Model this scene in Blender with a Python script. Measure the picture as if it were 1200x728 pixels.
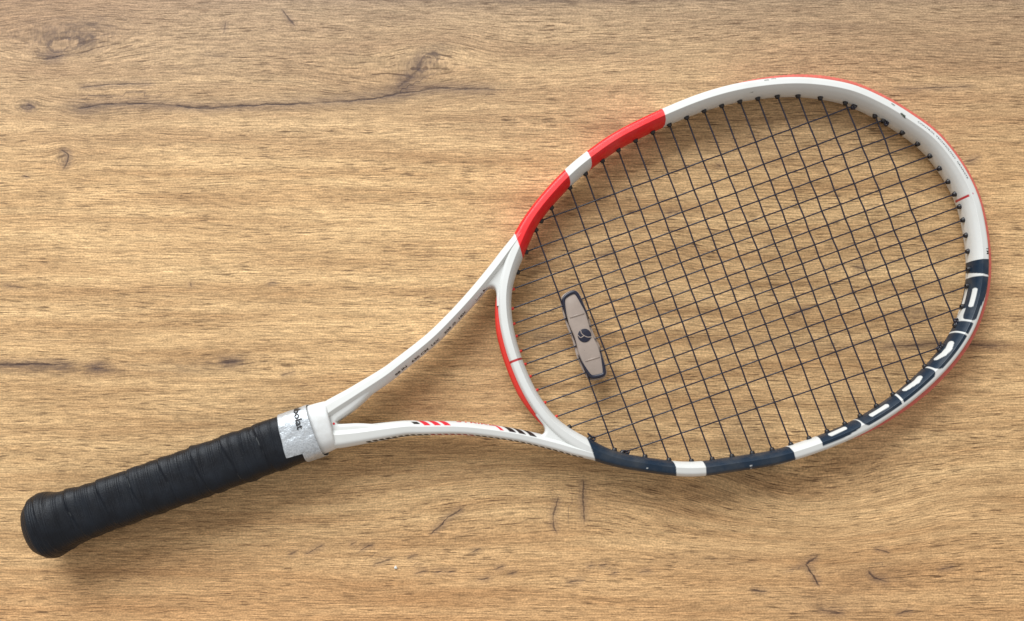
import bpy, bmesh, math, random
import numpy as np
random.seed(7); RS = np.random.RandomState(11)
sc = bpy.context.scene
for o in list(bpy.data.objects): bpy.data.objects.remove(o, do_unlink=True)
COL = sc.collection
MM = .001
# ---------------------------------------------------------------- camera (looks straight down; the crop of the picture lies off the lens axis)
cam = bpy.data.cameras.new('camera'); camo = bpy.data.objects.new('camera', cam); COL.objects.link(camo)
camo.location = (0, 0, .640); cam.sensor_width = 36; cam.lens = 33
cam.shift_x = 15/1200; cam.shift_y = 146/1200
cam.clip_start = .01; cam.clip_end = 20
sc.camera = camo
# ---------------------------------------------------------------- light: room light plus one big window beyond the top of the picture
w = bpy.data.worlds.new('World'); sc.world = w; w.use_nodes = True
bg = w.node_tree.nodes['Background']; bg.inputs[0].default_value = (1.0, .95, .91, 1); bg.inputs[1].default_value = .54
def area(name, loc, target, sx, sy, power, color):
    l = bpy.data.lights.new(name, 'AREA'); l.shape = 'RECTANGLE'; l.size = sx; l.size_y = sy; l.energy = power; l.color = color
    o = bpy.data.objects.new(name, l); COL.objects.link(o); o.location = loc
    from mathutils import Vector
    o.rotation_euler = (Vector(target)-Vector(loc)).to_track_quat('-Z', 'Y').to_euler(); return o
area('window_light', (-.95, 2.0, 1.55), (0, 0, 0), 2.0, 1.5, 104, (.93, .97, 1.0))
sc.view_settings.view_transform = 'Standard'; sc.view_settings.look = 'None'
sc.view_settings.exposure = 0; sc.view_settings.gamma = 1; sc.view_settings.use_curve_mapping = False
sc.render.engine = 'CYCLES'; sc.render.filter_size = 1.05; sc.cycles.caustics_reflective = False
# ---------------------------------------------------------------- racket geometry (mm, racket axes: u along, v across)
def cum(P):
    return np.concatenate([[0], np.cumsum(np.hypot(*(np.diff(P, axis=0)[:, :2].T)))])
def spline(P, n, closed=False):
    P = np.array(P, float)
    if closed: Q = np.vstack([P[-1], P, P[0], P[1]])
    else: Q = np.vstack([2*P[0]-P[1], P, 2*P[-1]-P[-2]])
    out = []
    for i in range(len(Q)-3):
        p0, p1, p2, p3 = Q[i:i+4]
        t = np.linspace(0, 1, 24, endpoint=False)[:, None]
        out.append(.5*((2*p1)+(-p0+p2)*t+(2*p0-5*p1+4*p2-p3)*t*t+(-p0+3*p1-3*p2+p3)*t**3))
    out.append(Q[-2][None])
    D = np.vstack(out); s = cum(D)
    q = np.linspace(0, s[-1], n+1)
    R = np.stack([np.interp(q, s, D[:, k]) for k in range(D.shape[1])], 1)
    return (R[:-1] if closed else R), s[-1]
def smooth_closed(A, sig):
    n = len(A); k = np.arange(-3*int(sig), 3*int(sig)+1); w = np.exp(-.5*(k/sig)**2); w /= w.sum()
    return sum(wi*np.roll(A, ki, axis=0) for wi, ki in zip(w, k))
def zc(u): return 20-9.3*np.asarray(u, float)/663
def vs(u): return 1.0*(1-np.clip((np.asarray(u, float)-200)/180, 0, 1))

OUT = [(331,0),(331.4,12.4),(333.6,28.6),(339.2,47),(349,64.3),(361.5,79),(374,89.4),(391,100),(409,109),(427,115.5),(449,121.2),(481,125),(513,126.2),
 (543,123.2),(575,114.8),(604,100.3),(623,83.6),(637.3,66.5),(649,49.2),(656,31),(659.8,14),(660.8,-2),(659,-18),(655.6,-34.3),(651,-48.2),(646,-59),
 (638.5,-70.5),(626.5,-84.2),(609.6,-96.8),(589,-107.3),(566,-115.6),(537.5,-122),(508,-124),(482,-123.3),(468,-121.5),(440,-116),(428,-114+.4),(410.5,-107.6),
 (386,-95),(374,-88),(361.5,-79),(349,-64.3),(339.2,-47),(333.6,-28.6),(331.4,-12.4)]
NH = 2200
HO, _ = spline(OUT, NH, True)
HO = smooth_closed(HO, 9)
def hw(P):
    br = np.clip((P[:, 0]-338)/25, 0, 1); br = br*br*(3-2*br)
    thick = np.exp(-((P[:, 0]-356)/14)**2)
    return 4.4+.55*br+1.0*thick
def tang(P):
    t = np.roll(P, -1, 0)-np.roll(P, 1, 0); return t/np.hypot(t[:, 0], t[:, 1])[:, None]
T = tang(HO); Nn = np.stack([-T[:, 1], T[:, 0]], 1)
HW = hw(HO)
HC = smooth_closed(HO-Nn*HW[:, None], 4)
HT = tang(HC); HN = np.stack([-HT[:, 1], HT[:, 0]], 1)
HS = np.concatenate([[0], np.cumsum(np.hypot(*(np.diff(np.vstack([HC, HC[:1]]), axis=0).T)))]); HL = HS[-1]; HS = HS[:-1]
# cross-section (n outward, z up), ridge first, walking outward; unit half width 4.85, half height 10.8
PROF = [(-1.0,10.8),(3.3,9.9),(4.75,6.6),(4.9,3),(4.9,-3),(4.75,-6.6),(3.3,-9.9),(-1.0,-10.8),(-3.2,-8.2),(-4.6,-4.6),(-4.85,0),(-4.6,4.6),(-3.2,8.2)]
RND = [.25,1.1,1.5,1.5,1.5,1.5,1.1,.8,1.4,2,2,2,1.4]
def round_profile(P, R, k=4):
    P = np.array(P, float); out = []
    n = len(P)
    for i in range(n):
        a, b, c = P[i-1], P[i], P[(i+1) % n]
        d1 = a-b; d2 = c-b; l1 = np.hypot(*d1); l2 = np.hypot(*d2)
        r = min(R[i], l1*.45, l2*.45)
        p0 = b+d1/l1*r; p2 = b+d2/l2*r
        for t in np.linspace(0, 1, k): out.append((1-t)**2*p0+2*t*(1-t)*b+t*t*p2)
    return np.array(out)
PR = round_profile(PROF, RND)
_k0 = int(np.argmax(PR[:, 1])); PR = np.roll(PR, -_k0, 0)
PP = np.concatenate([[0], np.cumsum(np.hypot(*(np.diff(np.vstack([PR, PR[:1]]), axis=0).T)))]); PL = PP[-1]
PSIG = np.where(PP > PL/2, PP-PL, PP)[:-1]          # signed perimeter position: + outward, - inward
def prof_at(p):
    p = np.mod(np.asarray(p, float), PL)
    Q = np.vstack([PR, PR[:1]])
    return np.interp(p, PP, Q[:, 0]), np.interp(p, PP, Q[:, 1])
def hoop_surf(s, p, off=0.):
    s = np.mod(np.asarray(s, float), HL); p = np.asarray(p, float)
    S2 = np.append(HS, HL)
    f = lambda A: np.interp(s, S2, np.append(A, A[0]))
    cx, cy, nx, ny, w = f(HC[:, 0]), f(HC[:, 1]), f(HN[:, 0]), f(HN[:, 1]), f(HW)
    n, z = prof_at(p); e = .05
    n1, z1 = prof_at(p+e); n0, z0 = prof_at(p-e)
    tn, tz = n1-n0, z1-z0; L = np.hypot(tn, tz)+1e-9
    # outward surface normal in the section plane
    on, oz = tz/L, -tn/L; sg = np.where(on*n+oz*z < 0, -1, 1)
    n = n*w/4.85+on*sg*off; z = z+oz*sg*off
    u = cx+nx*n; v = cy+ny*n
    return np.stack([u, v, zc(u)+z*(10.0+.8*np.clip((cx-335)/25, 0, 1))/10.8], -1)
# shafts
SH = [(196,4.6),(208,9.0),(226,13.2),(250,19.0),(262,22.9),(286,31.4),(304,39.8),(322,49.4),(340,60.2),(354,69.5),(366,77.6),(376,84.6)]
SHW = [(196,8.0),(208,7.4),(226,6.2),(250,5.3),(262,4.9),(286,4.6),(304,4.4),(340,4.4),(352,4.3),(364,3.6),(376,2.4)]
def shaft(sign, n=420):
    C, L = spline(SH, n)
    t = np.gradient(C, axis=0); t /= np.hypot(t[:, 0], t[:, 1])[:, None]
    N = np.stack([-t[:, 1], t[:, 0]], 1)
    w = np.interp(C[:, 0], *zip(*SHW))
    return C, N, w, np.linspace(0, L, n+1), L
SHA = shaft(1)
def shaft_surf(sign, s, p, off=0.):
    C, N, W_, S, L = SHA
    s = np.asarray(s, float); f = lambda A: np.interp(s, S, A)
    n, z = prof_at(p); e = .05
    n1, z1 = prof_at(np.asarray(p)+e); n0, z0 = prof_at(np.asarray(p)-e)
    tn, tz = n1-n0, z1-z0; L2 = np.hypot(tn, tz)+1e-9
    on, oz = tz/L2, -tn/L2; sg = np.where(on*n+oz*z < 0, -1, 1)
    n = n*f(W_)/4.85+on*sg*off; z = z+oz*sg*off
    if sign > 0: n = n*.94
    u = f(C[:, 0])+f(N[:, 0])*n; v = (f(C[:, 1])+f(N[:, 1])*n)*sign
    if sign < 0: v = v+1.3*np.clip((u-222)/30, 0, 1)*np.clip((350-u)/30, 0, 1)
    return np.stack([u, v+vs(u), zc(u)+z*.97], -1)
RO = np.array([-304.85, -63.25]); RA = math.radians(19.55)
# ---------------------------------------------------------------- helpers
def mesh_obj(name, V, F, mat, parent=None, smooth=True, attrs=None, mats=None):
    me = bpy.data.meshes.new(name)
    V = np.asarray(V, float); me.from_pydata(V.tolist(), [], [tuple(map(int, f)) for f in F])
    if smooth: me.polygons.foreach_set('use_smooth', np.ones(len(me.polygons), bool))
    for k, a in (attrs or {}).items():
        a = np.asarray(a, float)
        if a.ndim == 1:
            at = me.attributes.new(k, 'FLOAT', 'POINT'); at.data.foreach_set('value', a)
        else:
            at = me.attributes.new(k, 'FLOAT_COLOR', 'POINT'); at.data.foreach_set('color', np.hstack([a, np.ones((len(a), 1))]).ravel())
    for m in ([mat] if mats is None else mats): me.materials.append(m)
    me.update()
    o = bpy.data.objects.new(name, me); COL.objects.link(o)
    if parent is not None: o.parent = parent
    return o
def lattice(nu, nv, wrap_u=False, wrap_v=False, off=0):
    i = np.arange(nu if wrap_u else nu-1); j = np.arange(nv if wrap_v else nv-1)
    I, J = np.meshgrid(i, j, indexing='ij'); I2 = (I+1) % nu; J2 = (J+1) % nv
    return np.stack([I*nv+J, I2*nv+J, I2*nv+J2, I*nv+J2], -1).reshape(-1, 4)+off
def sstep(a, b, x):
    t = np.clip((x-a)/(b-a), 0, 1); return t*t*(3-2*t)
# ---------------------------------------------------------------- materials
class NT:
    def __init__(s, name):
        s.m = bpy.data.materials.new(name); s.m.use_nodes = True; s.t = s.m.node_tree; s.n = s.t.nodes; s.l = s.t.links
        s.b = s.n['Principled BSDF']
    def node(s, typ, **kw):
        n = s.n.new(typ)
        for k, v in kw.items(): setattr(n, k, v)
        return n
    def put(s, sock, v):
        if isinstance(v, (int, float)): sock.default_value = v
        elif isinstance(v, tuple): sock.default_value = v if len(v) == len(sock.default_value) else v+(1,)
        else: s.l.new(v, sock)
    def math(s, op, a, b=0, c=None, clamp=False):
        n = s.node('ShaderNodeMath', operation=op, use_clamp=clamp); s.put(n.inputs[0], a); s.put(n.inputs[1], b)
        if c is not None: s.put(n.inputs[2], c)
        return n.outputs[0]
    def ss(s, a, b, x):
        n = s.node('ShaderNodeMapRange', interpolation_type='SMOOTHSTEP'); s.put(n.inputs[0], x); n.inputs[1].default_value = a; n.inputs[2].default_value = b
        return n.outputs[0]
    def lin(s, x, a, b, c, d):
        n = s.node('ShaderNodeMapRange'); s.put(n.inputs[0], x)
        for i, v in enumerate((a, b, c, d)): n.inputs[i+1].default_value = v
        return n.outputs[0]
    def noise(s, vec, scale, detail=2., rough=.5, dist=0.):
        n = s.node('ShaderNodeTexNoise'); s.put(n.inputs['Vector'], vec); n.inputs['Scale'].default_value = scale
        n.inputs['Detail'].default_value = detail; n.inputs['Roughness'].default_value = rough; n.inputs['Distortion'].default_value = dist
        return n.outputs['Fac']
    def attr(s, name, out='Fac'): 
        return s.node('ShaderNodeAttribute', attribute_name=name).outputs[out]
    def xyz(s, x, y, z=0):
        n = s.node('ShaderNodeCombineXYZ'); s.put(n.inputs[0], x); s.put(n.inputs[1], y); s.put(n.inputs[2], z); return n.outputs[0]
    def mix(s, f, a, b, mode='MIX'):
        n = s.node('ShaderNodeMix', data_type='RGBA', blend_type=mode); s.put(n.inputs[0], f); s.put(n.inputs[6], a); s.put(n.inputs[7], b); return n.outputs[2]
    def bump(s, h, strength, dist=.001, normal=None):
        n = s.node('ShaderNodeBump'); n.inputs['Strength'].default_value = strength; n.inputs['Distance'].default_value = dist; s.put(n.inputs['Height'], h)
        if normal is not None: s.l.new(normal, n.inputs['Normal'])
        return n.outputs[0]
    def obj(s): return s.node('ShaderNodeTexCoord').outputs['Object']
def simple(name, col, rough, coat=0., metal=0., noise=0., nscale=900., spec=None):
    t = NT(name); c = t.noise(t.obj(), nscale, 3)
    a = tuple(x*(1-noise) for x in col); b = tuple(min(1, x*(1+noise)) for x in col)
    t.put(t.b.inputs['Base Color'], t.mix(c, a, b)); t.put(t.b.inputs['Roughness'], t.lin(c, .3, .7, rough*.85, min(1, rough*1.15)))
    t.b.inputs['Metallic'].default_value = metal; t.b.inputs['Coat Weight'].default_value = coat; t.b.inputs['Coat Roughness'].default_value = .12
    if spec is not None: t.b.inputs['Specular IOR Level'].default_value = spec
    return t.m
WHITE = (.66, .67, .65); RED = (.72, .008, .012); NAVY = (.005, .019, .040); BLACK = (.01, .01, .012)
# lacquered frame: printed colours come from the paint attribute
t = NT('frame_lacquer'); pc = t.attr('paint', 'Color'); ob = t.obj()
g = t.noise(ob, 55, 4, .6)
t.put(t.b.inputs['Base Color'], t.mix(t.lin(g, .45, .75, 0, .10), pc, (.42, .38, .30), 'MIX'))
sm = t.noise(ob, 260, 3, .6)
t.put(t.b.inputs['Roughness'], t.lin(sm, .3, .75, .36, .48)); t.b.inputs['Coat Weight'].default_value = .10; t.b.inputs['Coat Roughness'].default_value = .14; t.b.inputs['Specular IOR Level'].default_value = .34
t.put(t.b.inputs['Normal'], t.bump(t.noise(ob, 900, 2), .05, .0004))
M_FRAME = t.m
M_REDP = simple('bumper_red_plastic', (.60, .13, .095), .6, noise=.25, nscale=300)
M_REDG = simple('bridge_red_plastic', (.62, .03, .018), .4, noise=.1)
M_GROM = simple('grommet_black_plastic', (.016, .013, .014), .42, noise=.3)
M_STR = simple('string_dark_polyester', (.020, .018, .030), .24, noise=.35, nscale=400)
M_INK = simple('black_ink', (.012, .012, .014), .45)
M_REDINK = simple('red_ink', (.62, .02, .03), .45)
# collar rubber
t = NT('collar_white_rubber'); ob = t.obj(); n_ = t.noise(ob, 130, 4, .65)
t.put(t.b.inputs['Base Color'], t.mix(t.lin(n_, .35, .75, 0, 1), (.70, .72, .72), (.60, .60, .58))); t.b.inputs['Roughness'].default_value = .5
t.put(t.b.inputs['Normal'], t.bump(n_, .15, .001)); M_COLLAR = t.m
# silver finishing tape
t = NT('silver_finishing_tape'); ob = t.obj(); n1 = t.noise(ob, 900, 4, .7); n2 = t.noise(ob, 120, 3, .6)
t.put(t.b.inputs['Base Color'], t.mix(t.lin(n1, .3, .7, 0, 1), (.66, .70, .73), (.36, .39, .42))); t.put(t.b.inputs['Roughness'], t.lin(n1, .3, .7, .32, .55))
t.b.inputs['Metallic'].default_value = .55
t.put(t.b.inputs['Normal'], t.bump(n1, .45, .0005, t.bump(n2, .5, .002))); M_TAPE = t.m
# black overgrip
t = NT('black_overgrip'); ob = t.obj(); n1 = t.noise(ob, 1800, 3, .7); n2 = t.noise(ob, 90, 4, .6); seam = t.attr('seam'); wv = t.attr('ridge')
c = t.mix(t.lin(n2, .35, .7, 0, 1), (.0018, .0032, .0062), (.0050, .0085, .0145)); c = t.mix(t.lin(n1, .62, .75, 0, .35), c, (.045, .05, .055))
c = t.mix(seam, c, (.16, .17, .17)); t.put(t.b.inputs['Base Color'], c); t.put(t.b.inputs['Roughness'], t.lin(n2, .3, .7, .36, .54))
t.b.inputs['Specular IOR Level'].default_value = .30
t.put(t.b.inputs['Normal'], t.bump(n1, .5, .0004, t.bump(wv, .5, .0006))); M_GRIP = t.m
M_DAMP = simple('dampener_clear_rubber', (.50, .41, .35), .32, noise=.12, nscale=200)
M_DAMP.node_tree.nodes['Principled BSDF'].inputs['Transmission Weight'].default_value = .35
M_DRIM = simple('dampener_dark_rubber', (.010, .012, .028), .35, noise=.2)
# ---------------------------------------------------------------- wooden table top
PXM = .640/1100           # metres per photo pixel on the table
px = np.arange(-420, 1640, 4.); py = np.arange(-330, 1090, 4.)
X, Y = np.meshgrid(px, py, indexing='ij')
def g2(cx, cy, rx, ry, a=0.):
    c, s = math.cos(math.radians(a)), math.sin(math.radians(a)); dx, dy = X-cx, Y-cy
    return np.exp(-((dx*c+dy*s)/rx)**2-((-dx*s+dy*c)/ry)**2)
warp = np.zeros_like(X); stain = np.zeros_like(X); knot = np.zeros_like(X)
def bulge(cx, cy, rx, ry, k, a=0.):
    global warp
    warp = warp-(Y-cy)*k*g2(cx, cy, rx, ry, a)
bulge(75, 45, 85, 34, .80); bulge(500, 78, 60, 30, .75, -12); bulge(32, 124, 20, 9, .85); bulge(76, 186, 14, 14, .8); bulge(345, 427, 45, 16, .4)
bulge(625, 30, 120, 40, .3); bulge(118, 432, 30, 12, .6); bulge(270, 424, 40, 12, .5); bulge(1075, 365, 30, 10, .7); bulge(640, 398, 30, 12, .6); bulge(680, 600, 90, 34, -.3)
warp += -34*g2(955, 588, 150, 56)+22*g2(650, 575, 190, 42)+14*g2(1150, 640, 150, 60)+10*g2(300, 20, 200, 40)-9*g2(900, 330, 120, 60)+7*g2(760, 300, 90, 50)+8*g2(1010, 60, 140, 50)-9*g2(420, 100, 60, 20)-8*g2(110, 130, 60, 20)
def st(cx, cy, rx, ry, k, a=0.):
    global stain
    stain = stain+k*g2(cx, cy, rx, ry, a)
st(85, 36, 60, 16, .50, -4); st(62, 64, 22, 7, .55, -12); st(105, 48, 14, 18, .4, 30); st(500, 68, 26, 12, .75, -25); st(475, 98, 22, 12, .6, -40); st(32, 125, 11, 5, .7); st(76, 186, 9, 11, .5)
st(105, 126, 34, 12, .5); st(230, 123, 130, 9, .35); st(430, 112, 90, 11, .45); st(540, 104, 60, 9, .3); st(250, 65, 120, 30, .15); st(410, 64, 12, 6, .3); st(255, 64, 16, 8, .3)
st(60, 432, 100, 9, .5); st(118, 431, 14, 6, .7); st(270, 424, 28, 8, .6); st(30, 428, 60, 4, .4); st(220, 432, 40, 8, .3); st(640, 396, 26, 10, .5); st(1075, 367, 16, 7, .65); st(1080, 405, 110, 6, .35); st(900, 402, 80, 8, .25)
st(683, 585, 7, 30, .25); st(650, 600, 8, 24, .2); st(965, 710, 60, 18, .30); st(1030, 676, 40, 14, .25); st(820, 655, 80, 10, .15); st(530, 355, 60, 14, .15); st(1010, 500, 60, 30, .1); st(1120, 60, 90, 12, .2); st(620, 2, 150, 5, .5); st(900, 106, 60, 12, .25); st(720, 60, 80, 12, .2); st(595, 150, 60, 20, .1); st(940, 30, 120, 8, .2); st(870, 500, 30, 20, .2)
st(900, -4, 420, 6, .45); st(-20, -12, 170, 60, .35); st(1210, 60, 90, 90, .12)  # darker along the top edge and in the top corners
kr = np.zeros_like(X)+3; km = np.zeros_like(X)
for (cx, cy, rx, ry, a_) in ((72, 52, 34, 13, -8), (32, 125, 14, 6, 0), (76, 186, 7, 10, 10), (500, 74, 26, 13, -35)):
    c_, s_ = math.cos(math.radians(a_)), math.sin(math.radians(a_)); dx, dy = X-cx, Y-cy
    r_ = np.hypot((dx*c_+dy*s_)/rx, (-dx*s_+dy*c_)/ry); m_ = np.exp(-(r_/1.15)**4)
    kr = np.where(m_ > km, r_, kr); km = np.maximum(km, m_)
# tone across the boards: darker and greyer along the top, yellow in the middle, redder along the bottom
tint = np.clip((Y-90)/330, -1.2, 1)+.10*g2(560, 60, 300, 60)
red = sstep(560, 740, Y+.05*(X-600))*(.6+.4*sstep(900, 200, X))+.55*g2(-40, -20, 260, 90)+.25*g2(1180, 90, 260, 120)+.2*g2(900, 440, 260, 60)
cd = np.full_like(X, 9.); cw = np.zeros_like(X); best = np.full_like(X, 1e9)
def crack(pts, w=1.0, k=1.0, fade=10):
    """signed distance to a poly-line (photo pixels on the board), kept where this crack is the nearest"""
    global cd, cw, best
    P = np.array(pts, float); L = cum(P); tot = L[-1]
    D = np.full_like(X, 1e9); SG = np.zeros_like(X); TT = np.zeros_like(X); OV = np.zeros_like(X)
    for i in range(len(P)-1):
        a, b = P[i], P[i+1]; d = b-a; l = np.hypot(*d); d = d/l
        tr = (X-a[0])*d[0]+(Y-a[1])*d[1]; tt = np.clip(tr, 0, l)
        dd = np.hypot(X-a[0]-d[0]*tt, Y-a[1]-d[1]*tt); sg = -(X-a[0])*d[1]+(Y-a[1])*d[0]
        m = dd < D
        D = np.where(m, dd, D); SG = np.where(m, sg, SG); TT = np.where(m, L[i]+tr, TT)
    fd = sstep(-4, fade, TT)*sstep(-4, fade, tot-TT)*np.where(D < 26, 1, 0)
    m = (D < best) & (D < 26)
    best = np.where(m, D, best); cd = np.where(m, SG/w, cd); cw = np.where(m, fd*k, cw)
crack([(75,129),(100,127),(122,122),(160,121),(200,124),(245,127),(285,124),(340,122),(400,119),(440,115),(465,110),(488,107),(510,103),(545,104),(592,105)], 1.25, .9, 30)
crack([(88,103),(130,99),(184,98)], .9, .8, 14); crack([(52,69),(62,68),(75,65)], 1.5, 1., 5); crack([(28,125),(40,125)], 1.2, 1., 4)
crack([(72,176),(80,181),(79,190),(75,197)], 1., .8, 4); crack([(463,106),(477,94),(490,82),(502,66)], 2., .45, 8); crack([(28,206),(34,208)], .9, .9, 3)
crack([(-20,427),(40,427),(88,427)], 1.3, .8, 16); crack([(0,334),(26,337)], .8, .6, 8); crack([(104,432),(124,431)], 1.6, .8, 6); crack([(255,425),(285,423)], 1.5, .7, 8); crack([(505,626),(514,618),(524,607),(543,595)], 1.0, .95, 6)
crack([(655,582),(649,600),(648,614),(653,626)], 1., .7, 6); crack([(684,560),(683,580),(685,613)], 1.1, .75, 8); crack([(958,652),(944,661),(951,672),(960,686)], 1.1, .9, 4)
crack([(1017,669),(1024,677),(1040,682)], 1., .8, 4); crack([(1047,105),(1090,103),(1143,101)], 1., .6, 14); crack([(1129,189),(1138,188),(1148,184)], 1., .8, 5); crack([(1027,408),(1060,405),(1098,403),(1135,404),(1190,406)], 1.1, .6, 24)
for q in [(437,662,459,655),(478,655,489,650),(552,648,563,643),(486,672,500,669),(508,671,520,669),(524,671,533,669),(580,667,592,664),(596,673,606,670),(688,665,697,663),(702,664,712,661),(716,673,724,671),(749,671,763,669),(664,683,684,680),(560,680,575,676),
          (421,646,437,638),(410,639,417,635),(357,650,380,638),(338,650,348,646),(1025,643,1042,648),(1100,668,1118,664),(880,690,900,694),(1050,720,1070,716),(265,25,262,38),(330,12,345,30),(960,715,990,719),(330,440,345,436),(223,331,224,337),(840,192,846,195),(313,332,326,332),(780,250,796,247),(700,300,716,297),(930,366,950,362),(1000,312,1018,316)]:
    crack([(q[0], q[1]), ((q[0]+q[2])/2, (q[1]+q[3])/2+random.uniform(-1, 1)), (q[2], q[3])], .9, .75, 4)
ii, jj = X.shape
Vt = np.stack([(X-585)*PXM, -(Y-510)*PXM, np.zeros_like(X)], -1).reshape(-1, 3)
Fq = lattice(ii, jj)[:, ::-1]
# --- wood material
t = NT('oak_laminate'); sx = t.node('ShaderNodeSeparateXYZ'); t.l.new(t.obj(), sx.inputs[0])
ux = t.math('MULTIPLY', sx.outputs[0], 1/PXM); uy0 = t.math('MULTIPLY', sx.outputs[1], -1/PXM)
lw = t.noise(t.xyz(t.math('MULTIPLY', ux, .0045), t.math('MULTIPLY', uy0, .018)), 1, 3, .55)
lw2 = t.noise(t.xyz(t.math('MULTIPLY', ux, .022), t.math('MULTIPLY', uy0, .05)), 1, 2, .5)
uy = t.math('ADD', t.math('ADD', uy0, t.attr('warp')), t.math('ADD', t.math('MULTIPLY', t.math('SUBTRACT', lw, .5), 11.), t.math('MULTIPLY', t.math('SUBTRACT', lw2, .5), 1.5)))
def nz(fx, fy, d=2, r=.5, z=0.): return t.noise(t.xyz(t.math('MULTIPLY', ux, fx), t.math('MULTIPLY', uy, fy), z), 1, d, r)
band = nz(.0035, .045, 4, .6); mid = nz(.010, .15, 3, .6, 3.); fine = nz(.055, .58, 3, .7, 7.); longs = nz(.010, .72, 2, .6, 51.); speck = nz(.42, .60, 1, .5, 2.)
pore = nz(.042, .85, 2, .5, 11.); pmask = nz(.006, .05, 2, .5, 17.); pore2 = nz(.030, .55, 2, .55, 23.)
base = t.mix(t.ss(.25, .75, band), (.430, .255, .118), (.715, .478, .240))
base = t.mix(t.lin(t.attr('tint'), -.27, .35, .75, 0), base, (.300, .222, .155))
base = t.mix(t.math('MULTIPLY', t.attr('red'), .55), base, (.560, .285, .120))
m1 = t.lin(mid, .3, .7, .91, 1.09); m2 = t.math('MULTIPLY', t.lin(fine, .37, .63, .74, 1.24), t.lin(longs, .38, .62, .84, 1.14)); m3 = t.lin(speck, .34, .66, .82, 1.18)
k = t.math('MULTIPLY', t.math('MULTIPLY', m1, m2), m3)
vm = t.node('ShaderNodeVectorMath', operation='SCALE'); t.l.new(base, vm.inputs[0]); t.l.new(k, vm.inputs['Scale'])
c = vm.outputs[0]
pd = t.math('MULTIPLY', t.ss(.435, .355, pore), t.lin(pmask, .35, .6, .45, 1.)); pd2 = t.ss(.35, .27, pore2)
c = t.mix(t.math('MULTIPLY', pd, .80, clamp=True), c, (.085, .042, .020)); c = t.mix(t.math('MULTIPLY', pd2, .42, clamp=True), c, (.11, .058, .030))
rg = t.math('SINE', t.math('ADD', t.math('MULTIPLY', t.attr('kr'), 11.), t.math('MULTIPLY', nz(.06, .09, 4, .65, 61.), 16.)))
sn0 = t.math('ADD', t.attr('stain'), t.math('MULTIPLY', t.math('MULTIPLY', t.ss(-.3, 1., rg), t.attr('km')), .45))
sn = t.math('MULTIPLY', sn0, t.lin(nz(.05, .22, 4, .7, 31.), .3, .7, .25, 1.55), clamp=True)
c = t.mix(t.math('MULTIPLY', sn, .85), c, (.095, .062, .050))
jn = t.math('SUBTRACT', t.noise(t.xyz(t.math('MULTIPLY', ux, .05), t.math('MULTIPLY', uy0, .09)), 1, 4, .65), .5)
dd = t.math('ABSOLUTE', t.math('ADD', t.attr('crack_d'), t.math('MULTIPLY', jn, 5.)))
wn = t.lin(nz(.06, .1, 2, .5, 41.), .3, .7, .4, 1.7)
core = t.math('MULTIPLY', t.math('MULTIPLY', t.ss(1.3, .2, t.math('DIVIDE', dd, wn)), t.lin(nz(.035, .05, 3, .6, 71.), .34, .50, .55, 1.)), t.attr('crack_w'), clamp=True)
halo = t.math('MULTIPLY', t.math('MULTIPLY', t.ss(9., 0., dd), t.attr('crack_w')), .42)
c = t.mix(halo, c, (.13, .085, .072)); c = t.mix(t.math('MULTIPLY', core, .9), c, (.035, .020, .022))
t.put(t.b.inputs['Base Color'], c)
t.put(t.b.inputs['Roughness'], t.lin(fine, .3, .7, .62, .48)); t.b.inputs['Specular IOR Level'].default_value = .22
h = t.math('SUBTRACT', t.math('SUBTRACT', fine, t.math('MULTIPLY', pd, .8)), core)
t.put(t.b.inputs['Normal'], t.bump(h, .35, .0003))
M_WOOD = t.m
top = mesh_obj('table_top', Vt, Fq, M_WOOD, attrs=dict(warp=warp.ravel(), stain=stain.ravel(), tint=tint.ravel(), kr=kr.ravel(), km=km.ravel(), red=red.ravel(), crack_d=cd.ravel(), crack_w=cw.ravel()))
top['kind'] = 'structure'; top['label'] = 'oak-effect wooden table top with knots and a long dark crack'
# ---------------------------------------------------------------- the racket
def empty(name, label, cat, loc, rz):
    o = bpy.data.objects.new(name, None); COL.objects.link(o); o.empty_display_size = .02
    o.location = loc; o.rotation_euler = (0, 0, rz); o['label'] = label; o['category'] = cat; return o
racket = empty('tennis_racket', 'white, red and navy strung tennis racket with black grip lying on the wooden table', 'tennis racket', (RO[0]*MM, RO[1]*MM, 0), RA)
R_ = racket
# paint layout of the hoop in (s, p) millimetres
def seg(s, p, a, b):            # distance to a segment in (s,p)
    ax_, ay_ = a; bx, by = b; dx, dy = bx-ax_, by-ay_; L2 = dx*dx+dy*dy
    q = np.clip(((s-ax_)*dx+(p-ay_)*dy)/L2, 0, 1); return np.hypot(s-ax_-q*dx, p-ay_-q*dy)
def segp(s, p, a, b, k=.62): return seg(s, p*k, (a[0], a[1]*k), (b[0], b[1]*k))
def lay(C, m, col): return C*(1-m[..., None])+np.array(col)*m[..., None]
def rbox(s, p, s0, s1, p0, p1, r):
    cx, cy, hx, hy = (s0+s1)/2, (p0+p1)/2, (s1-s0)/2, (p1-p0)/2
    qx = np.abs(s-cx)-hx+r; qy = np.abs(p-cy)-hy+r
    return np.hypot(np.maximum(qx, 0), np.maximum(qy, 0))+np.minimum(np.maximum(qx, qy), 0)-r
AA = .16
ink = lambda d: sstep(AA, -AA, d)
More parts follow.
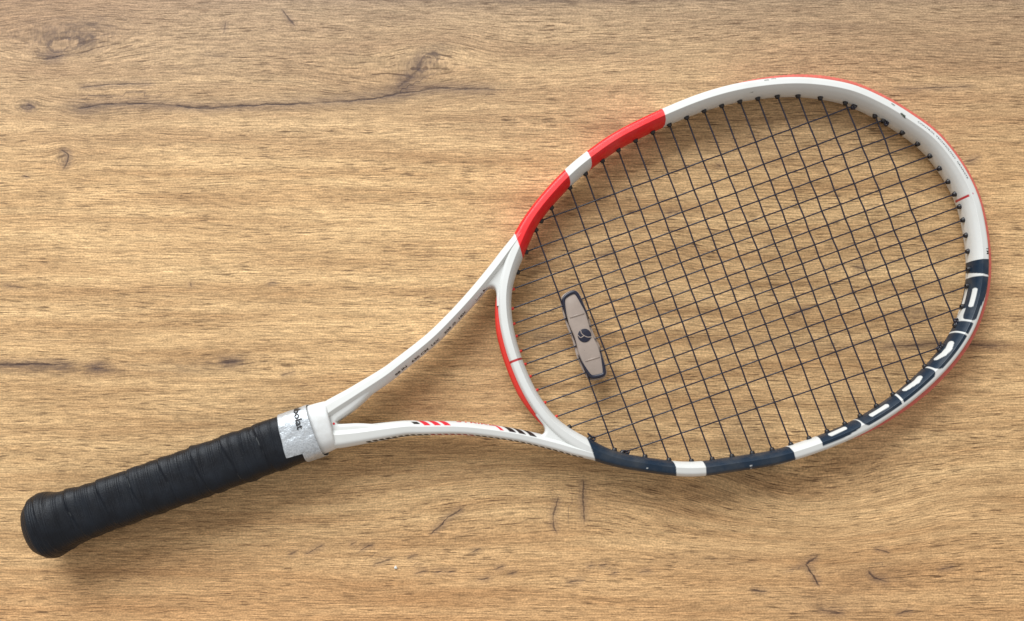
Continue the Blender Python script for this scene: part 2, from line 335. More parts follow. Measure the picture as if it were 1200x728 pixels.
def hoop_paint(s, p, u):
    C = np.zeros(s.shape+(3,))+np.array(WHITE)
    curve = .16*np.clip(p, -16, 12)
    def band(s0, s1, col, k0=1., k1=1.):
        nonlocal C
        a = s-(s0+k0*curve); b = (s1+k1*curve)-s
        C = lay(C, sstep(-AA, AA, np.minimum(a, b)), col)
    # throat ends of the colour blocks are cut square to the racket axis
    def block(s0, s1, s_in_u, col, k, up=True):
        nonlocal C
        d = np.minimum(u-362.4, (s1+k*curve-s) if up else (s-(s1+k*curve)))
        m = (s < HL/2) if up else (s > HL/2)
        C = lay(C, sstep(-AA, AA, np.where(m, d, -9)), col)
    block(0, 134.6, 0, RED, 1.6); band(153.5, 210.4, RED, 1.2, .4)
    band(683.6, 742.6, NAVY, -.4, -.3); block(0, 762.4, 0, NAVY, -1.2, False)
    # lettering blocks in navy with white counters
    def nav(d): 
        nonlocal C
        C = lay(C, ink(d), NAVY)
    def wht(d):
        nonlocal C
        C = lay(C, ink(d), WHITE)
    lo = -21
    nav(rbox(s, p, 490.2, 500.0+.15*p, lo, 5.6, .3))
    nav(np.maximum(rbox(s, p, 501.4, 532.2, -7.6-6*sstep(524, 506, s), 5.4-2.6*sstep(508, 524, s), 3.4), -(s-501.4-.1*p)))
    nav(rbox(s, p, 501.6, 507.5, lo, 5.2, .5)); nav(rbox(s, p, 504, 524, lo, -8, .5)); wht(rbox(s, p, 509, 520.5, -15.5, -11.4, .5))
    wht(rbox(s, p, 509.6, 523.2, -5.9, -2.3, 1.3))
    nav(rbox(s, p, 533.4, 541.4, lo, 1.9, .3))
    nav(np.maximum(rbox(s, p, 536, 572.8, lo, 2.3, 5.5), 542.7-s)); wht(np.minimum(np.minimum(segp(s, p, (551.2, -5.6), (555.5, -4.2)), segp(s, p, (555.5, -4.2), (560.5, -4.8))), segp(s, p, (560.5, -4.8), (565, -7.6)))-1.6)
    nav(np.maximum(rbox(s, p, 574.0, 612, lo, 2.3, 4.5), s-602.9-.2*p)); wht(np.minimum(segp(s, p, (583.0, -6.0), (586.5, -4.9)), segp(s, p, (586.5, -4.9), (595.6, -6.6)))-1.6)
    nav(np.maximum(rbox(s, p, 594, 633.4, lo, 2.3, 4.2), 604.4-s+.2*p)); wht(segp(s, p, (613, -3.9), (625, -4.3))-1.25)
    nav(rbox(s, p, 634.4, 676, lo, 2.3-1.6*sstep(650, 636, s), 4.) if False else np.maximum(rbox(s, p, 634.4, 676, lo, 2.4-1.4*sstep(650, 636, s), 4.), s-663.8-.1*p)); wht(segp(s, p, (645, -5.0), (655.5, -4.6))-1.35)
    # centre marks
    C = lay(C, ink(rbox(s, p, 445.6, 447.3, -16, -1.4, .1)), (.45, .02, .03)); C = lay(C, ink(np.hypot(s-446.3, p-1.2)-.5), (.45, .02, .10))
    sb = np.minimum(s, HL-s)*np.where(s < HL/2, 1, -1); C = lay(C, ink(rbox(sb, p, -.6, .95, -12, 12, .1)), (.45, .02, .03))
    # scuffs in the lacquer
    for (a, b, l, wd) in ((366.6, 3.0, 1.6, .42), (375.6, .2, 2.6, .7), (377.4, -.6, 1.2, .4), (281.4, 3.6, 2.6, .3), (286.0, 4.2, 3.0, .28), (270, -3.6, 4, .12), (343, 4.8, 1.4, .2)):
        C = lay(C, ink(seg(s, p, (a-l/2, b+.2), (a+l/2, b-.2))-wd-.25*np.sin(s*5+b)*wd), (.035, .05, .035))
    for (a, b, l, wd) in ((713, 3.2, .6, .4), (712.6, 5.6, .8, .35), (700.5, 7.6, 1.2, .22), (690, 7.4, 12, .22), (781, 3, .5, .2)):
        C = lay(C, ink(seg(s, p, (a-l/2, b), (a+l/2, b))-wd-.5*wd*np.sin(s*9)), (.62, .63, .62))
    return C
pfull = np.unique(np.round(np.concatenate([np.arange(-PL/2, PL/2, .62), [-.5, -.3, -.15, 0, .15, .3, .5]]), 3))
Sg, Pg = np.meshgrid(np.arange(2300)*HL/2300, pfull, indexing='ij')
HV = hoop_surf(Sg, Pg); nS, nP = Sg.shape
V = [HV.reshape(-1, 3)]; CC = [hoop_paint(Sg, Pg, HV[..., 0]).reshape(-1, 3)]; F = [lattice(nS, nP, True, True)]; off = nS*nP
def shaft_paint(sign, s, p, u):
    C = np.zeros(s.shape+(3,))+np.array(WHITE)
    C = lay(C, sstep(-AA, AA, u-362.4), RED if sign > 0 else NAVY)
    if sign < 0:   # inner edge marks of the lower shaft: slanted stripes
        q = s-.75*(p+3.2)
        for a, b, col in SHAFT_MARKS:
            C = lay(C, ink(np.maximum(rbox(q, p, a, b, -20, -1.1, .1), -1e3)), col)
        C = lay(C, ink(rbox(s-.75*(p+3.2), p, 63, 67.2, -5.6, -2.2, .1)), BLACK)
        q = s-.5*p
        for k in range(34):
            a = 28+k*4.3
            C = lay(C, ink(rbox(q, p, a, a+3.0, 5.7, 14.0, .1)), (.30, .02, .03) if 10 <= k < 17 else BLACK)
    return C
SHAFT_MARKS = [(69.1, 73.2, (.62, .02, .04)), (75.8, 80, (.62, .02, .04)), (82.3, 86.4, (.62, .02, .04)),
               (124.6, 129.2, BLACK), (131, 135.6, BLACK), (138, 142.6, BLACK), (118.5, 121, (.62, .02, .04))]
for sign in (1, -1):
    Sg, Pg = np.meshgrid(np.linspace(0, SHA[4], 620), pfull, indexing='ij')
    SV = shaft_surf(sign, Sg, Pg)
    V.append(SV.reshape(-1, 3)); CC.append(shaft_paint(sign, Sg, Pg, SV[..., 0]).reshape(-1, 3))
    f = lattice(Sg.shape[0], Sg.shape[1], False, True, off); F.append(f if sign > 0 else f[:, ::-1]); off += Sg.size
def web(hole, back, zt, zb):
    """gusset between two tubes: rounded free edge along the opening, reaching back to the line 'back' inside the tubes"""
    global off
    P = np.array(hole, float); B, _ = spline(back, len(P)-1); n = len(P)
    tt = np.gradient(P, axis=0); tt /= np.hypot(tt[:, 0], tt[:, 1])[:, None]; nn = np.stack([tt[:, 1], -tt[:, 0]], 1)
    if np.sum(nn*(B-P)) > 0: nn = -nn
    rings = [(B, zt, 0)]+[(P-nn*i_, zt, -d_) for i_, d_ in ((2.6, 0), (1.5, .15), (.8, .5), (.25, 1.2), (0, 2.2))]+[(P-nn*i_, -zb, d_) for i_, d_ in ((0, 2.2), (.25, 1.2), (.8, .5), (1.5, .15), (2.6, 0))]+[(B, -zb, 0)]
    VV = np.vstack([np.column_stack([q[:, 0], q[:, 1]+vs(q[:, 0]), zc(q[:, 0])+z0+dz]) for q, z0, dz in rings])
    f = lattice(len(rings), n, False, False, off)
    q0 = VV[f[0]-off]; 
    a_, b_, c_ = VV[n*2], VV[n*3], VV[n*2+1]
    if np.cross(b_-a_, c_-a_)[2] < 0: f = f[:, ::-1]
    V.append(VV); CC.append(np.zeros((len(VV), 3))+np.array(WHITE)); F.append(f); off += len(VV)
def dense(P, k=3):
    P, _ = spline(P, len(P)*k); return P
hole = dense([(324, 46.2),(328, 48.7),(331.2, 50.7),(334.2, 51.8),(336.9, 51.3),(338.2, 49.4),(338.2, 46.6),(336.9, 42.6),(335.4, 38)])
rest = np.array([(324, 50.4),(340, 60.0),(352, 68.0),(364, 77),(366, 75.5),(358, 65),(349, 54),(343, 45),(338.5, 37)])
web(hole, rest, 7.8, 7.8); web(hole*np.array([1, -1]), rest*np.array([1, -1]), 7.8, 7.8)
h2 = dense([(242, 13.5),(234, 9.2),(224, 5.0),(216.5, 2.7),(211.6, 1.2),(210.0, 0),(211.6, -1.2),(216.5, -2.7),(224, -5.0),(234, -9.2),(242, -13.5)])
web(h2, [(242, 15.5),(214, 9.5),(200, 7),(198, 0),(200, -7),(214, -9.5),(242, -15.5)], 8.3, 8.3)
Vn = np.vstack(V)*MM; Fl = [tuple(q) for f in F for q in f]
frame = mesh_obj('frame', Vn, Fl, M_FRAME, R_, attrs=dict(paint=np.vstack(CC)))
frame['label'] = 'glossy white hoop and open throat with red and navy sections'
# strips on the outer edge of the hoop
def strip(name, s0, s1, n_out, hz, mat, taper=10, ridged=0.):
    S = np.arange(s0, s1, .5); C = []
    prof = [(-1.5, hz), (n_out*.55, hz), (n_out*.9, hz*.72), (n_out, hz*.35), (n_out, -hz*.35), (n_out*.9, -hz*.72), (n_out*.55, -hz), (-1.5, -hz)]
    base = hoop_surf(S, np.full(len(S), 12.6+.0)); 
    s_ = np.mod(S, HL); S2 = np.append(HS, HL); f = lambda A: np.interp(s_, S2, np.append(A, A[0]))
    nx, ny = f(HN[:, 0]), f(HN[:, 1]); cx, cy, w_ = f(HC[:, 0]), f(HC[:, 1]), f(HW)
    tp = np.sqrt(np.clip(np.minimum(S-s0, S[-1]-S)/taper, 0, 1))
    VV = []
    for n, z in prof:
        a = w_+np.where(n > 0, n*tp+ridged*.12*np.sin(S*2.2)*(n > n_out*.8), n)
        u = cx+nx*a; v = cy+ny*a; VV.append(np.column_stack([u, v, zc(u)+z*(.55+.45*tp)]))
    VV = np.stack(VV, 1); n1, n2 = VV.shape[:2]
    fs = [tuple(x) for x in lattice(n1, n2, False, True)]+[tuple(range(n2)), tuple(range((n1-1)*n2, n1*n2))[::-1]]
    return mesh_obj(name, VV.reshape(-1, 3)*MM, fs, mat, R_)
bg_ = strip('bumper_guard', 258, 644, 3.2, 6.0, M_REDP, 60, 1.); bg_['label'] = 'faded red bumper guard strip round the tip of the hoop'
br = strip('grommet_strip', HL-47, HL+47, 3.2, 4.6, M_REDG, 26); br['label'] = 'red strip on the throat side of the bridge'
# ---- strings
cross_top = [377,391.5,407.9,420.9,434.5,447.0,460.0,472.8,485.1,497.6,510.2,522.6,535.0,547.1,559.8,572.9,586.5,601.1,616.7]
cross_bot = [377.4,395.4,409.5,423.4,436.9,450.0,463.4,476.7,489.7,502.5,515.5,528.5,540.0,552.7,565.9,578.6,592.8,605.9,621.7]
main_br = [82.4,66.4,55.8,46.2,34.1,24.2,15.9,5.5,-3.7,-12.5,-22.6,-32.3,-43.6,-53.2,-65.0,-80.1]
main_tip = [86.3,70.5,58.5,47.9,37.4,27.4,17.0,7.6,-1.4,-10.7,-21.0,-31.6,-42.9,-53.3,-65.4,-86.7]
INN = HC-HN*(HW[:, None]*.985)
def hit(a, b, want):
    """where the line a-b meets the inner wall of the hoop; want picks the end"""
    a = np.array(a, float); b = np.array(b, float); d = (b-a)/np.hypot(*(b-a)); n = np.array([-d[1], d[0]])
    side = (INN-a)@n; along = (INN-a)@d; res = []
    for i in range(len(INN)):
        j = (i+1) % len(INN)
        if side[i]*side[j] <= 0 and abs(side[i]-side[j]) > 1e-9:
            f_ = side[i]/(side[i]-side[j]); res.append((along[i]+f_*(along[j]-along[i]), i))
    r = max(res) if want > 0 else min(res)
    return a+d*r[0], r[1]
ML = []; CL = []
for a, b in zip(main_br, main_tip):
    A, B = (345., a), (645., b); P0, i0 = hit(A, B, -1); P1, i1 = hit(A, B, 1); ML.append((P0, P1, i0, i1))
for a, b in zip(cross_top, cross_bot):
    A, B = (a, 105.), (b, -105.); P0, i0 = hit(A, B, -1); P1, i1 = hit(A, B, 1); CL.append((P0, P1, i0, i1))
def isect(l, m):
    p, r = l[0], l[1]-l[0]; q, s_ = m[0], m[1]-m[0]; den = r[0]*s_[1]-r[1]*s_[0]
    t_ = ((q-p)[0]*s_[1]-(q-p)[1]*s_[0])/den; u_ = ((q-p)[0]*r[1]-(q-p)[1]*r[0])/den
    return t_, u_
def tube(path, r, k=7):
    path = np.asarray(path, float); n = len(path); tg = np.gradient(path, axis=0); tg /= np.linalg.norm(tg, axis=1)[:, None]
    up = np.array([0, 0, 1.]); sd = np.cross(tg, up); nl = np.linalg.norm(sd, axis=1)
    sd[nl < 1e-3] = (1, 0, 0); sd /= np.linalg.norm(sd, axis=1)[:, None]; u2 = np.cross(sd, tg)
    a = np.arange(k)*2*math.pi/k; r = np.broadcast_to(r, (n,))
    VV = path[:, None]+r[:, None, None]*(np.cos(a)[None, :, None]*sd[:, None]+np.sin(a)[None, :, None]*u2[:, None])
    fs = [tuple(x) for x in lattice(n, k, False, True)]+[tuple(range(k)), tuple(range((n-1)*k, n*k))[::-1]]
    return VV.reshape(-1, 3), fs
def weave(line, others, par, is_main):
    p0, p1 = line[0], line[1]; L = np.hypot(*(p1-p0)); d = (p1-p0)/L
    ts = []
    for j, o in enumerate(others):
        a, b = isect(line, o)
        if 0 < a < 1 and 0 < b < 1: ts.append((a*L, (1 if (j+par) % 2 else -1)*(1 if is_main else -1)))
    ts.sort(); kx = [-1.5]+[x for x, _ in ts]+[L+1.5]; kz = [0]+[z*.42 for _, z in ts]+[0]
    q = []; 
    for i in range(len(kx)-1):
        for f_ in np.linspace(0, 1, 7, endpoint=False):
            e = .5-.5*math.cos(math.pi*f_); q.append((kx[i]+f_*(kx[i+1]-kx[i]), kz[i]+e*(kz[i+1]-kz[i])))
    q.append((kx[-1], 0)); q = np.array(q); P = p0+d*q[:, :1]
    return np.column_stack([P, zc(P[:, 0])+q[:, 1]])
for i, l in enumerate(ML):
    v_, f_ = tube(weave(l, CL, i, True), .50); mesh_obj('main_string', v_*MM, f_, M_STR, R_)
for i, l in enumerate(CL):
    v_, f_ = tube(weave(l, ML, i, False), .55); mesh_obj('cross_string', v_*MM, f_, M_STR, R_)
# ---- grommets: little collars poking out of the inner wall
def grommet_mesh(name, r0, r1, ln, mat):
    rings = [(-1.2, r0*1.05), (.15, r0*1.05), (.5, r0), (ln*.6, r0*.9), (ln, r1), (ln, r1*.6)]; k = 12; a = np.arange(k)*2*math.pi/k
    VV = np.vstack([np.column_stack([np.full(k, x), r*np.cos(a), r*np.sin(a)]) for x, r in rings])
    me = bpy.data.meshes.new(name); me.from_pydata((VV*MM).tolist(), [], [tuple(map(int, x)) for x in lattice(len(rings), k, False, True)]+[tuple(range((len(rings)-1)*k, len(rings)*k))])
    me.polygons.foreach_set('use_smooth', [True]*len(me.polygons)); me.materials.append(mat); me.update(); return me
GM = grommet_mesh('grommet', 1.75, 1.3, 1.9, M_GROM); GMR = grommet_mesh('grommet_red', 1.0, .75, 1.7, M_REDG); GMB = grommet_mesh('grommet_large', 2.0, 1.5, 2.8, M_GROM)
from mathutils import Matrix, Vector
def put_grommet(P, i, d, me=GM):
    n = -HN[i]*.75+np.array(d)*.25; n = n/np.hypot(*n)
    o = bpy.data.objects.new('grommet', me); COL.objects.link(o); o.parent = R_
    o.location = (P[0]*MM, P[1]*MM, zc(P[0])*MM); o.rotation_euler = (0, 0, math.atan2(n[1], n[0])); return o
for l in ML:
    d = (l[1]-l[0])/np.hypot(*(l[1]-l[0]))
    red_ = abs(l[0][1]) < 50 and l[0][0] < 352
    put_grommet(l[0], l[2], d, GMR if red_ else GM); put_grommet(l[1], l[3], -d)
for l in CL:
    d = (l[1]-l[0])/np.hypot(*(l[1]-l[0])); put_grommet(l[0], l[2], d); put_grommet(l[1], l[3], -d)
# tie-off knots
def knot_at(u, v, r, ang, tail):
    i = int(np.argmin(np.hypot(INN[:, 0]-u, INN[:, 1]-v))); c = INN[i]-HN[i]*1.2; z = zc(c[0]); pts = []
    for k_ in range(40):
        a = k_/40*4*math.pi; pts.append((c[0]+math.cos(a+ang)*r*.8, c[1]+math.sin(a+ang)*r*.8, z+math.sin(a*1.5)*r*.7))
    n_ = -HN[i]; tdir = np.array([math.cos(ang), math.sin(ang)])
    for k_ in range(1, 7): pts.append((pts[39][0]+tdir[0]*tail*k_/6, pts[39][1]+tdir[1]*tail*k_/6, z+.8+.1*k_))
    P = np.array(pts); P[1:-1] = (P[:-2]+P[1:-1]*2+P[2:])/4
    v_, f_ = tube(P, .68, 6); mesh_obj('string_knot', v_*MM, f_, M_STR, R_)
knot_at(610.5, 91, 1.5, .3, 3.6); knot_at(369, -63, 1.5, 2.1, 4.0); knot_at(385, -82, 1.2, 2.5, 2.2); knot_at(606, -87.6, 1.5, 1.2, 3.4); knot_at(624, -74, 1.4, 4.4, 2.6); knot_at(625.5, 70, 1.3, 1.3, 1.)
# ---- handle
def hcen(u): return vs(u)
OCT = np.array([(17.6, 6.8), (7.6, 15.6)])
def oct_r(phi, a=17.0, b=15.4, pw=3.4):
    return (np.abs(np.cos(phi)/a)**pw+np.abs(np.sin(phi)/b)**pw)**(-1/pw)
def base_r(u, phi):
    r = oct_r(phi); fl = np.interp(u, [-11,-10.4,-9.5,-7.5,-4,0,5,9,14,20,28,36,60,190], [.35,.62,.76,.92,1.08,1.22,1.285,1.27,1.19,1.115,1.05,1.01,1.0,1.0])
    # the butt is rounder than the shaft of the handle
    k = np.interp(u, [-11, 10, 30], [1, 1, 0]); rr = 16.9; r = r*(1-k*.6)+rr*k*.6
    return r*fl
PITCH = 21.5
def grip_disp(u, phi):
    q = (u-4)/PITCH-phi/(2*math.pi)+.015*np.sin(3*phi+u*.13)+.02*np.sin(u*.11)
    fr = q-np.floor(q)
    st_ = .85*np.exp(-fr/.25)*sstep(0, .07, fr)-.16*np.exp(-((fr-.985)/.03)**2)
    lump = .26*np.sin(u*.62+1.6*np.sin(phi+u*.05))*(.55+.45*np.sin(u*.17+1))+.15*np.sin(u*.23+phi*2)
    fin = .06*np.sin(u*3.1+1.5*np.sin(phi*2+u*.2))
    return st_+lump*1.1+fin, fr, q
us = np.concatenate([[-10.9, -10.7, -10.2], np.arange(-9.5, 190.4, .5)]); ph = np.arange(144)*2*math.pi/144
Ug, Fg = np.meshgrid(us, ph, indexing='ij'); dsp, fr, qq = grip_disp(Ug, Fg)
Rg = base_r(Ug, Fg)+dsp*sstep(-9, -3, Ug)*(1-.85*sstep(170, 175, Ug))
end_tilt = .0
Ug = Ug+6.0*np.clip((22-Ug)/32, 0, 1)
Vg = np.stack([Ug+.05*Rg*np.cos(Fg), hcen(Ug)+Rg*np.cos(Fg), zc(Ug)+Rg*np.sin(Fg)], -1)
Vg[..., 2] = np.maximum(Vg[..., 2], .15)
cseam = np.zeros_like(Ug)
rs = np.random.RandomState(5)
for k_ in range(-1, 9):      # loose pale threads along some of the seams
    for j_ in range(2):
        c0 = rs.uniform(.6, 2.5); c1 = c0+rs.uniform(.12, .35)
        if rs.rand() < .55: continue
        m = np.exp(-((fr-.02)/.012)**2)*sstep(c0, c0+.04, Fg)*sstep(c1+.04, c1, Fg)*(np.floor(qq) == k_)
        cseam = np.maximum(cseam, m*rs.uniform(.4, .9)*(.5+.5*np.sin(Fg*140)))
ridge = .5+.5*np.sin(Ug*4.3+2*np.sin(Fg*1.5+Ug*.15))*(.5+.5*np.sin(Ug*.9))
fs = [tuple(x[::-1]) for x in lattice(len(us), 144, False, True)]+[tuple(range(144)), tuple(range((len(us)-1)*144, len(us)*144))[::-1]]
grip = mesh_obj('grip', Vg.reshape(-1, 3)*MM, fs, M_GRIP, R_, attrs=dict(seam=cseam.ravel(), ridge=ridge.ravel()))
grip['label'] = 'black overgrip wound in overlapping turns, flared at the butt'
# finishing tape, cut short on the near side
ph2 = np.linspace(-math.pi, math.pi, 200); tt = np.linspace(0, 1, 30)
Tg, Pg2 = np.meshgrid(tt, ph2, indexing='ij')
phd = np.mod(Pg2, 2*math.pi)
start = np.where((phd > 0) & (phd < 2.24), 174.6+.6*np.sin(phd*9)*.15, 185.5)+.10*oct_r(phd)*np.cos(phd)
Ut = start+(196-start)*Tg
wr = .12*np.sin(Ut*1.1+phd*5)+.10*np.sin(phd*13+Ut*.4)
Rt = base_r(Ut, phd)+.95+wr*.55
VT = np.stack([Ut, hcen(Ut)+Rt*np.cos(phd), zc(Ut)+Rt*np.sin(phd)], -1)
tape = mesh_obj('finishing_tape', VT.reshape(-1, 3)*MM, [tuple(x[::-1]) for x in lattice(30, 200)], M_TAPE, R_)
tape['label'] = 'crinkled silver tape sealing the top of the grip'
sol = tape.modifiers.new('thickness', 'SOLIDIFY'); sol.thickness = .0003
# rubber collar
prc = [(193.3, -2.2), (193.1, .8), (193.4, 1.6), (194.4, 2.0), (197, 2.1), (200, 2.1), (203, 1.95), (205.6, 1.7), (206.8, 1.1), (207.2, .1), (207.3, -2.5)]
pu, _ = spline(prc, 60); Uc, Fc = np.meshgrid(np.arange(len(pu)), np.arange(120)*2*math.pi/120, indexing='ij')
uu = pu[:, 0][:, None]; rr0 = oct_r(Fc, 16.2, 13.2, 3.0)*(1-.0035*(uu-187)); rc = rr0+pu[:, 1][:, None]*.8-.6
rc = rc+.10*np.sin(Fc*5+1)+.02*np.sin(Fc*17)
VC = np.stack([uu+.10*rc*np.cos(Fc)+.12*np.sin(Fc*5), vs(uu)+.3+rc*np.cos(Fc), zc(uu)+rc*np.sin(Fc)], -1)
col_ = mesh_obj('collar', VC.reshape(-1, 3)*MM, [tuple(x[::-1]) for x in lattice(len(pu), 120, False, True)], M_COLLAR, R_)
col_['label'] = 'white rubber collar between grip and throat'
# ---- lettering laid on curved surfaces
def text_geo(s, size, bold=0.):
    cu = bpy.data.curves.new('txt', 'FONT'); cu.body = s; cu.size = size; cu.fill_mode = 'FRONT' if hasattr(cu, 'fill_mode') else cu.fill_mode; cu.resolution_u = 3; cu.offset = bold
    cu.dimensions = '2D'
    o = bpy.data.objects.new('txt', cu); COL.objects.link(o); bpy.context.view_layer.update()
    me = o.to_mesh(); bm = bmesh.new(); bm.from_mesh(me); o.to_mesh_clear(); bpy.data.objects.remove(o); bpy.data.curves.remove(cu)
    for k_ in range(2):
        es = [e for e in bm.edges if e.calc_length() > size*.22]
        if es: bmesh.ops.subdivide_edges(bm, edges=es, cuts=1)
    bmesh.ops.triangulate(bm, faces=bm.faces); bm.verts.index_update()
    V_ = np.array([v.co[:2] for v in bm.verts]); F_ = [[v.index for v in f.verts] for f in bm.faces]; bm.free()
    return V_, F_
def lay_text(s, size, fn, mat, parent, name='lettering', bold=0., sx_=1.):
    V_, F_ = text_geo(s, size, bold); V_[:, 0] *= sx_
    P = fn(V_[:, 0], V_[:, 1]); return mesh_obj(name, P*MM, F_, mat, parent, smooth=False)
# tiny line of print on the tip, reading along the hoop
def on_hoop(s0, p0, flip=1):
    return lambda x, y: hoop_surf(s0+x*flip, p0+y*flip, .07)
_tip = lay_text('CONTROL TECHNOLOGY  GRAPHITE', 1.55, on_hoop(386, 1.7), M_INK, frame, sx_=1.9)
_tip['label'] = 'tiny black print on the rim above the tip'
_tm = lay_text('TM', 3.4, lambda x, y: hoop_surf(482.6+x, 2.6+y*.9, .08), M_INK, frame, bold=.05)
# model lettering on the inner wall of the upper shaft and lower shaft
def on_shaft(sign, s0, p0, fx=1, fy=1):
    return lambda x, y: shaft_surf(sign, s0+x*fx, p0+y*fy, .07)
SHTXT = [('98 IN', 62), ('630 CM', 76), ('16X', 92), ('305 G', 104), ('18X', 117), ('320 MM', 134), ('CARBON', 148)]
for txt, s_ in SHTXT:
    lay_text(txt, 4.3, on_shaft(1, s_, -7.6), M_INK, frame, bold=.16)
lay_text('STRIKE', 5.6, on_shaft(-1, 91, -6.0, 1, -1), M_REDINK, frame, bold=.1, sx_=1.45)
# wrapped brand print on the silver tape: only its end shows
def on_tape(x, y):
    phi = math.radians(8)+np.asarray(x)/17.0; u = 186.9+.0*phi+np.asarray(y)*1.0
    r = base_r(u, phi)+1.36
    return np.stack([u+.08*r*np.cos(phi)-.5, hcen(u)+r*np.cos(phi), zc(u)+r*np.sin(phi)], -1)
lay_text('Babolat', 6.4, lambda x, y: on_tape(x+1.6, y+.1), M_INK, tape, bold=.12, sx_=1.0)
# red dot on the throat
a = np.arange(20)*2*math.pi/20
dv = np.array([(208.9+.75*math.cos(q), .9+.75*math.sin(q)) for q in a]); dz = zc(209)+8.3+.12
mesh_obj('red_dot', np.column_stack([dv, np.full(20, dz)])*MM, [tuple(range(20))], M_REDINK, frame)
# ---------------------------------------------------------------- vibration dampener between the lowest cross strings
DZ = zc(384.); dc = np.array([383.3, 1.0])
cw_ = math.cos(RA); sw_ = math.sin(RA)
wl = (RO[0]+dc[0]*cw_-dc[1]*sw_, RO[1]+dc[0]*sw_+dc[1]*cw_)
damp = empty('vibration_dampener', 'clear rubber string dampener with dark ends and round black emblem between the strings', 'dampener', (wl[0]*MM, wl[1]*MM, DZ*MM), RA)
def plate(outline, z0, z1, bev):
    P = np.array(outline, float); A = .5*np.sum(P[:, 0]*np.roll(P[:, 1], -1)-P[:, 1]*np.roll(P[:, 0], -1))
    if A < 0: P = P[::-1]
    tt_ = np.roll(P, -1, 0)-np.roll(P, 1, 0); tt_ /= np.hypot(tt_[:, 0], tt_[:, 1])[:, None]; nn = np.stack([tt_[:, 1], -tt_[:, 0]], 1); n = len(P)
    R__ = [(bev, z1), (bev*.3, z1-bev*.3), (0, z1-bev), (0, z0+bev), (bev*.3, z0+bev*.3), (bev, z0)]
    VV = np.vstack([np.column_stack([P-nn*i_, np.full(n, z_)]) for i_, z_ in R__])
    fs_ = [tuple(x) for x in lattice(len(R__), n, False, True)]+[tuple(range(n)), tuple(range((len(R__)-1)*n, len(R__)*n))[::-1]]
    return VV*MM, fs_
D2 = lambda L_: np.array(L_, float)-dc
dark = [(379.0,29.9),(382.6,31.4),(386.6,31.7),(388.9,30.2),(389.9,26.5),(390.4,18),(390.6,10.5),(390.9,2),(391.1,-7.6),(390.6,-14),(389.8,-24),(388.6,-28.0),(385.8,-29.0),(380.2,-28.2),(377.6,-26.2),(376.4,-21),(375.6,-12),(375.3,-4),(375.5,4),(376.0,12),(376.6,20),(377.4,27)]
O1, _ = spline(D2(dark), 90, True)
def inset(P, d):
    t_ = np.roll(P, -1, 0)-np.roll(P, 1, 0); t_ /= np.hypot(t_[:, 0], t_[:, 1])[:, None]; A = .5*np.sum(P[:, 0]*np.roll(P[:, 1], -1)-P[:, 1]*np.roll(P[:, 0], -1))
    n_ = np.stack([-t_[:, 1], t_[:, 0]], 1)*(1 if A > 0 else -1); return P+n_*np.asarray(d)[..., None]
body_o = inset(O1, .5+1.5*np.exp(-(O1[:, 1]/9)**2))
v_, f_ = plate(body_o, -3.0, 2.6, .8); mesh_obj('body', v_, f_, M_DAMP, damp)
v_, f_ = plate(inset(O1, -.9+1.2*np.exp(-(O1[:, 1]/8)**2)), -2.2, -.9, .4); o = mesh_obj('lower_flange', v_, f_, M_DAMP, damp)
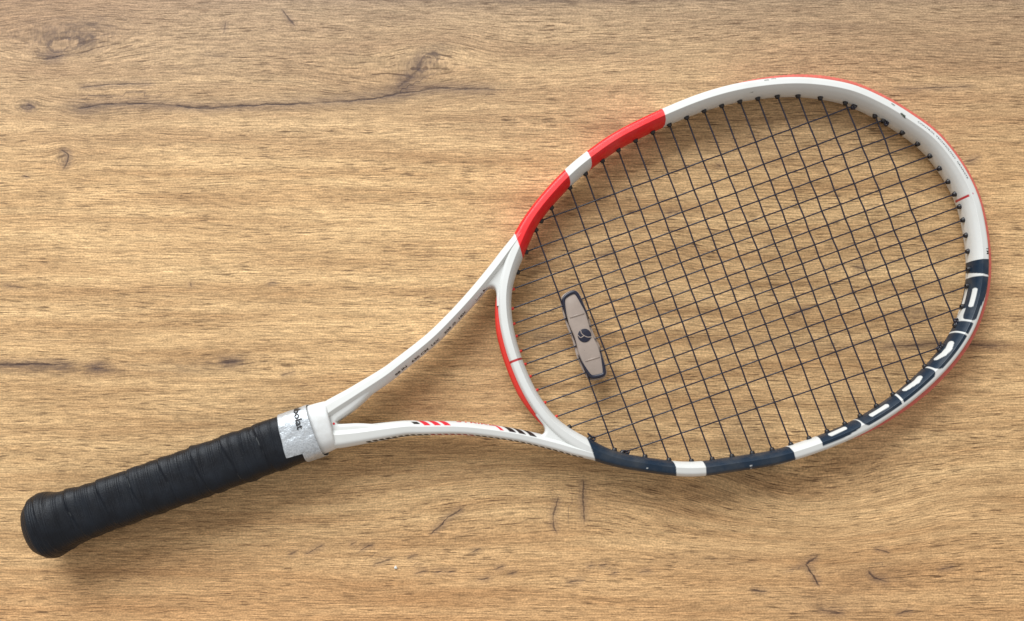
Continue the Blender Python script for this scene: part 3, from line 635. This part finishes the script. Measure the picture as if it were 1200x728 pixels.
# dark edging round each end
def rim(sel):
    k_ = [i for i in range(len(O1)) if sel(O1[i])]
    # make the run contiguous
    st_i = next(i for i in k_ if (i-1) % len(O1) not in k_); run = [(st_i+j) % len(O1) for j in range(len(k_))]
    m = len(run); e = np.sin(np.linspace(0, math.pi, m))**1.1*2.5+.03
    o_ = inset(O1, np.full(len(O1), .05))[run]
    tmp = inset(O1, np.full(len(O1), 1.0))[run]-inset(O1, np.zeros(len(O1)))[run]
    i_ = o_+tmp*e[:, None]
    poly = np.vstack([o_, i_[::-1]]); VV = []
    zt, zb = 3.3, -.6
    prf = [(0, zb), (0, zt-.5), (.2, zt-.1), (.5, zt), (.85, zt-.15), (1, zt-.8)]
    VV = np.stack([np.column_stack([o_+(i_-o_)*f0, np.full(m, z0)]) for f0, z0 in prf], 1)
    v = VV.reshape(-1, 3)*MM; fl = [tuple(x) for x in lattice(m, len(prf))]+[tuple(range(len(prf))), tuple(range((m-1)*len(prf), m*len(prf)))[::-1]]
    return mesh_obj('end_rim', v, fl, M_DRIM, damp)
rim(lambda q: q[1] > 11 or (q[1] > 8 and q[0] > 4)); rim(lambda q: q[1] < -10)
# stepped ridges across the body
for vv in (15.5, -15.2):
    v_, f_ = plate(D2([(378.6, vv-.5), (388.6, vv-1.0), (388.6, vv), (378.6, vv+.5)]), 2.3, 3.0, .2); mesh_obj('cross_ridge', v_, f_, M_DAMP, damp)
v_, f_ = plate(D2([(383.9+4.5*math.cos(q), .9+4.5*math.sin(q)) for q in np.arange(40)*2*math.pi/40]), 2.3, 2.95, .15)
em = mesh_obj('emblem', v_, f_, M_DRIM, damp); em['label'] = 'round black emblem crossed by two pale curves'
def arc_line(pts):
    P, _ = spline(pts, 24); P3 = np.column_stack([P-dc, np.full(len(P), 2.85)]); v, f = tube(P3, .34, 6); mesh_obj('emblem_line', v*MM, f, M_DAMP, em if False else damp)
arc_line([(382.6, 5.0), (382.5, 2.8), (383.6, .9), (385.4, -.8), (388.0, -1.6)]); arc_line([(379.8, 2.6), (381.0, .4), (383.4, .9)])
# a crumb on the table
bm = bmesh.new(); bmesh.ops.create_icosphere(bm, subdivisions=2, radius=.00105)
for v in bm.verts:
    q = v.co*1000; v.co *= 1+.28*math.sin(q.x*4.1+q.y*2.3)+.16*math.sin(q.y*7+q.z*5); v.co.z = max(v.co.z*.55, -.0004)
me = bpy.data.meshes.new('crumb'); bm.to_mesh(me); bm.free(); me.materials.append(simple('crumb_white', (.72, .72, .68), .7, noise=.2))
cr = bpy.data.objects.new('crumb', me); COL.objects.link(cr); cr.location = ((464-585)*PXM, -(665-510)*PXM, .0005)
cr['label'] = 'tiny white crumb on the bare wood below the racket throat'; cr['category'] = 'crumb'
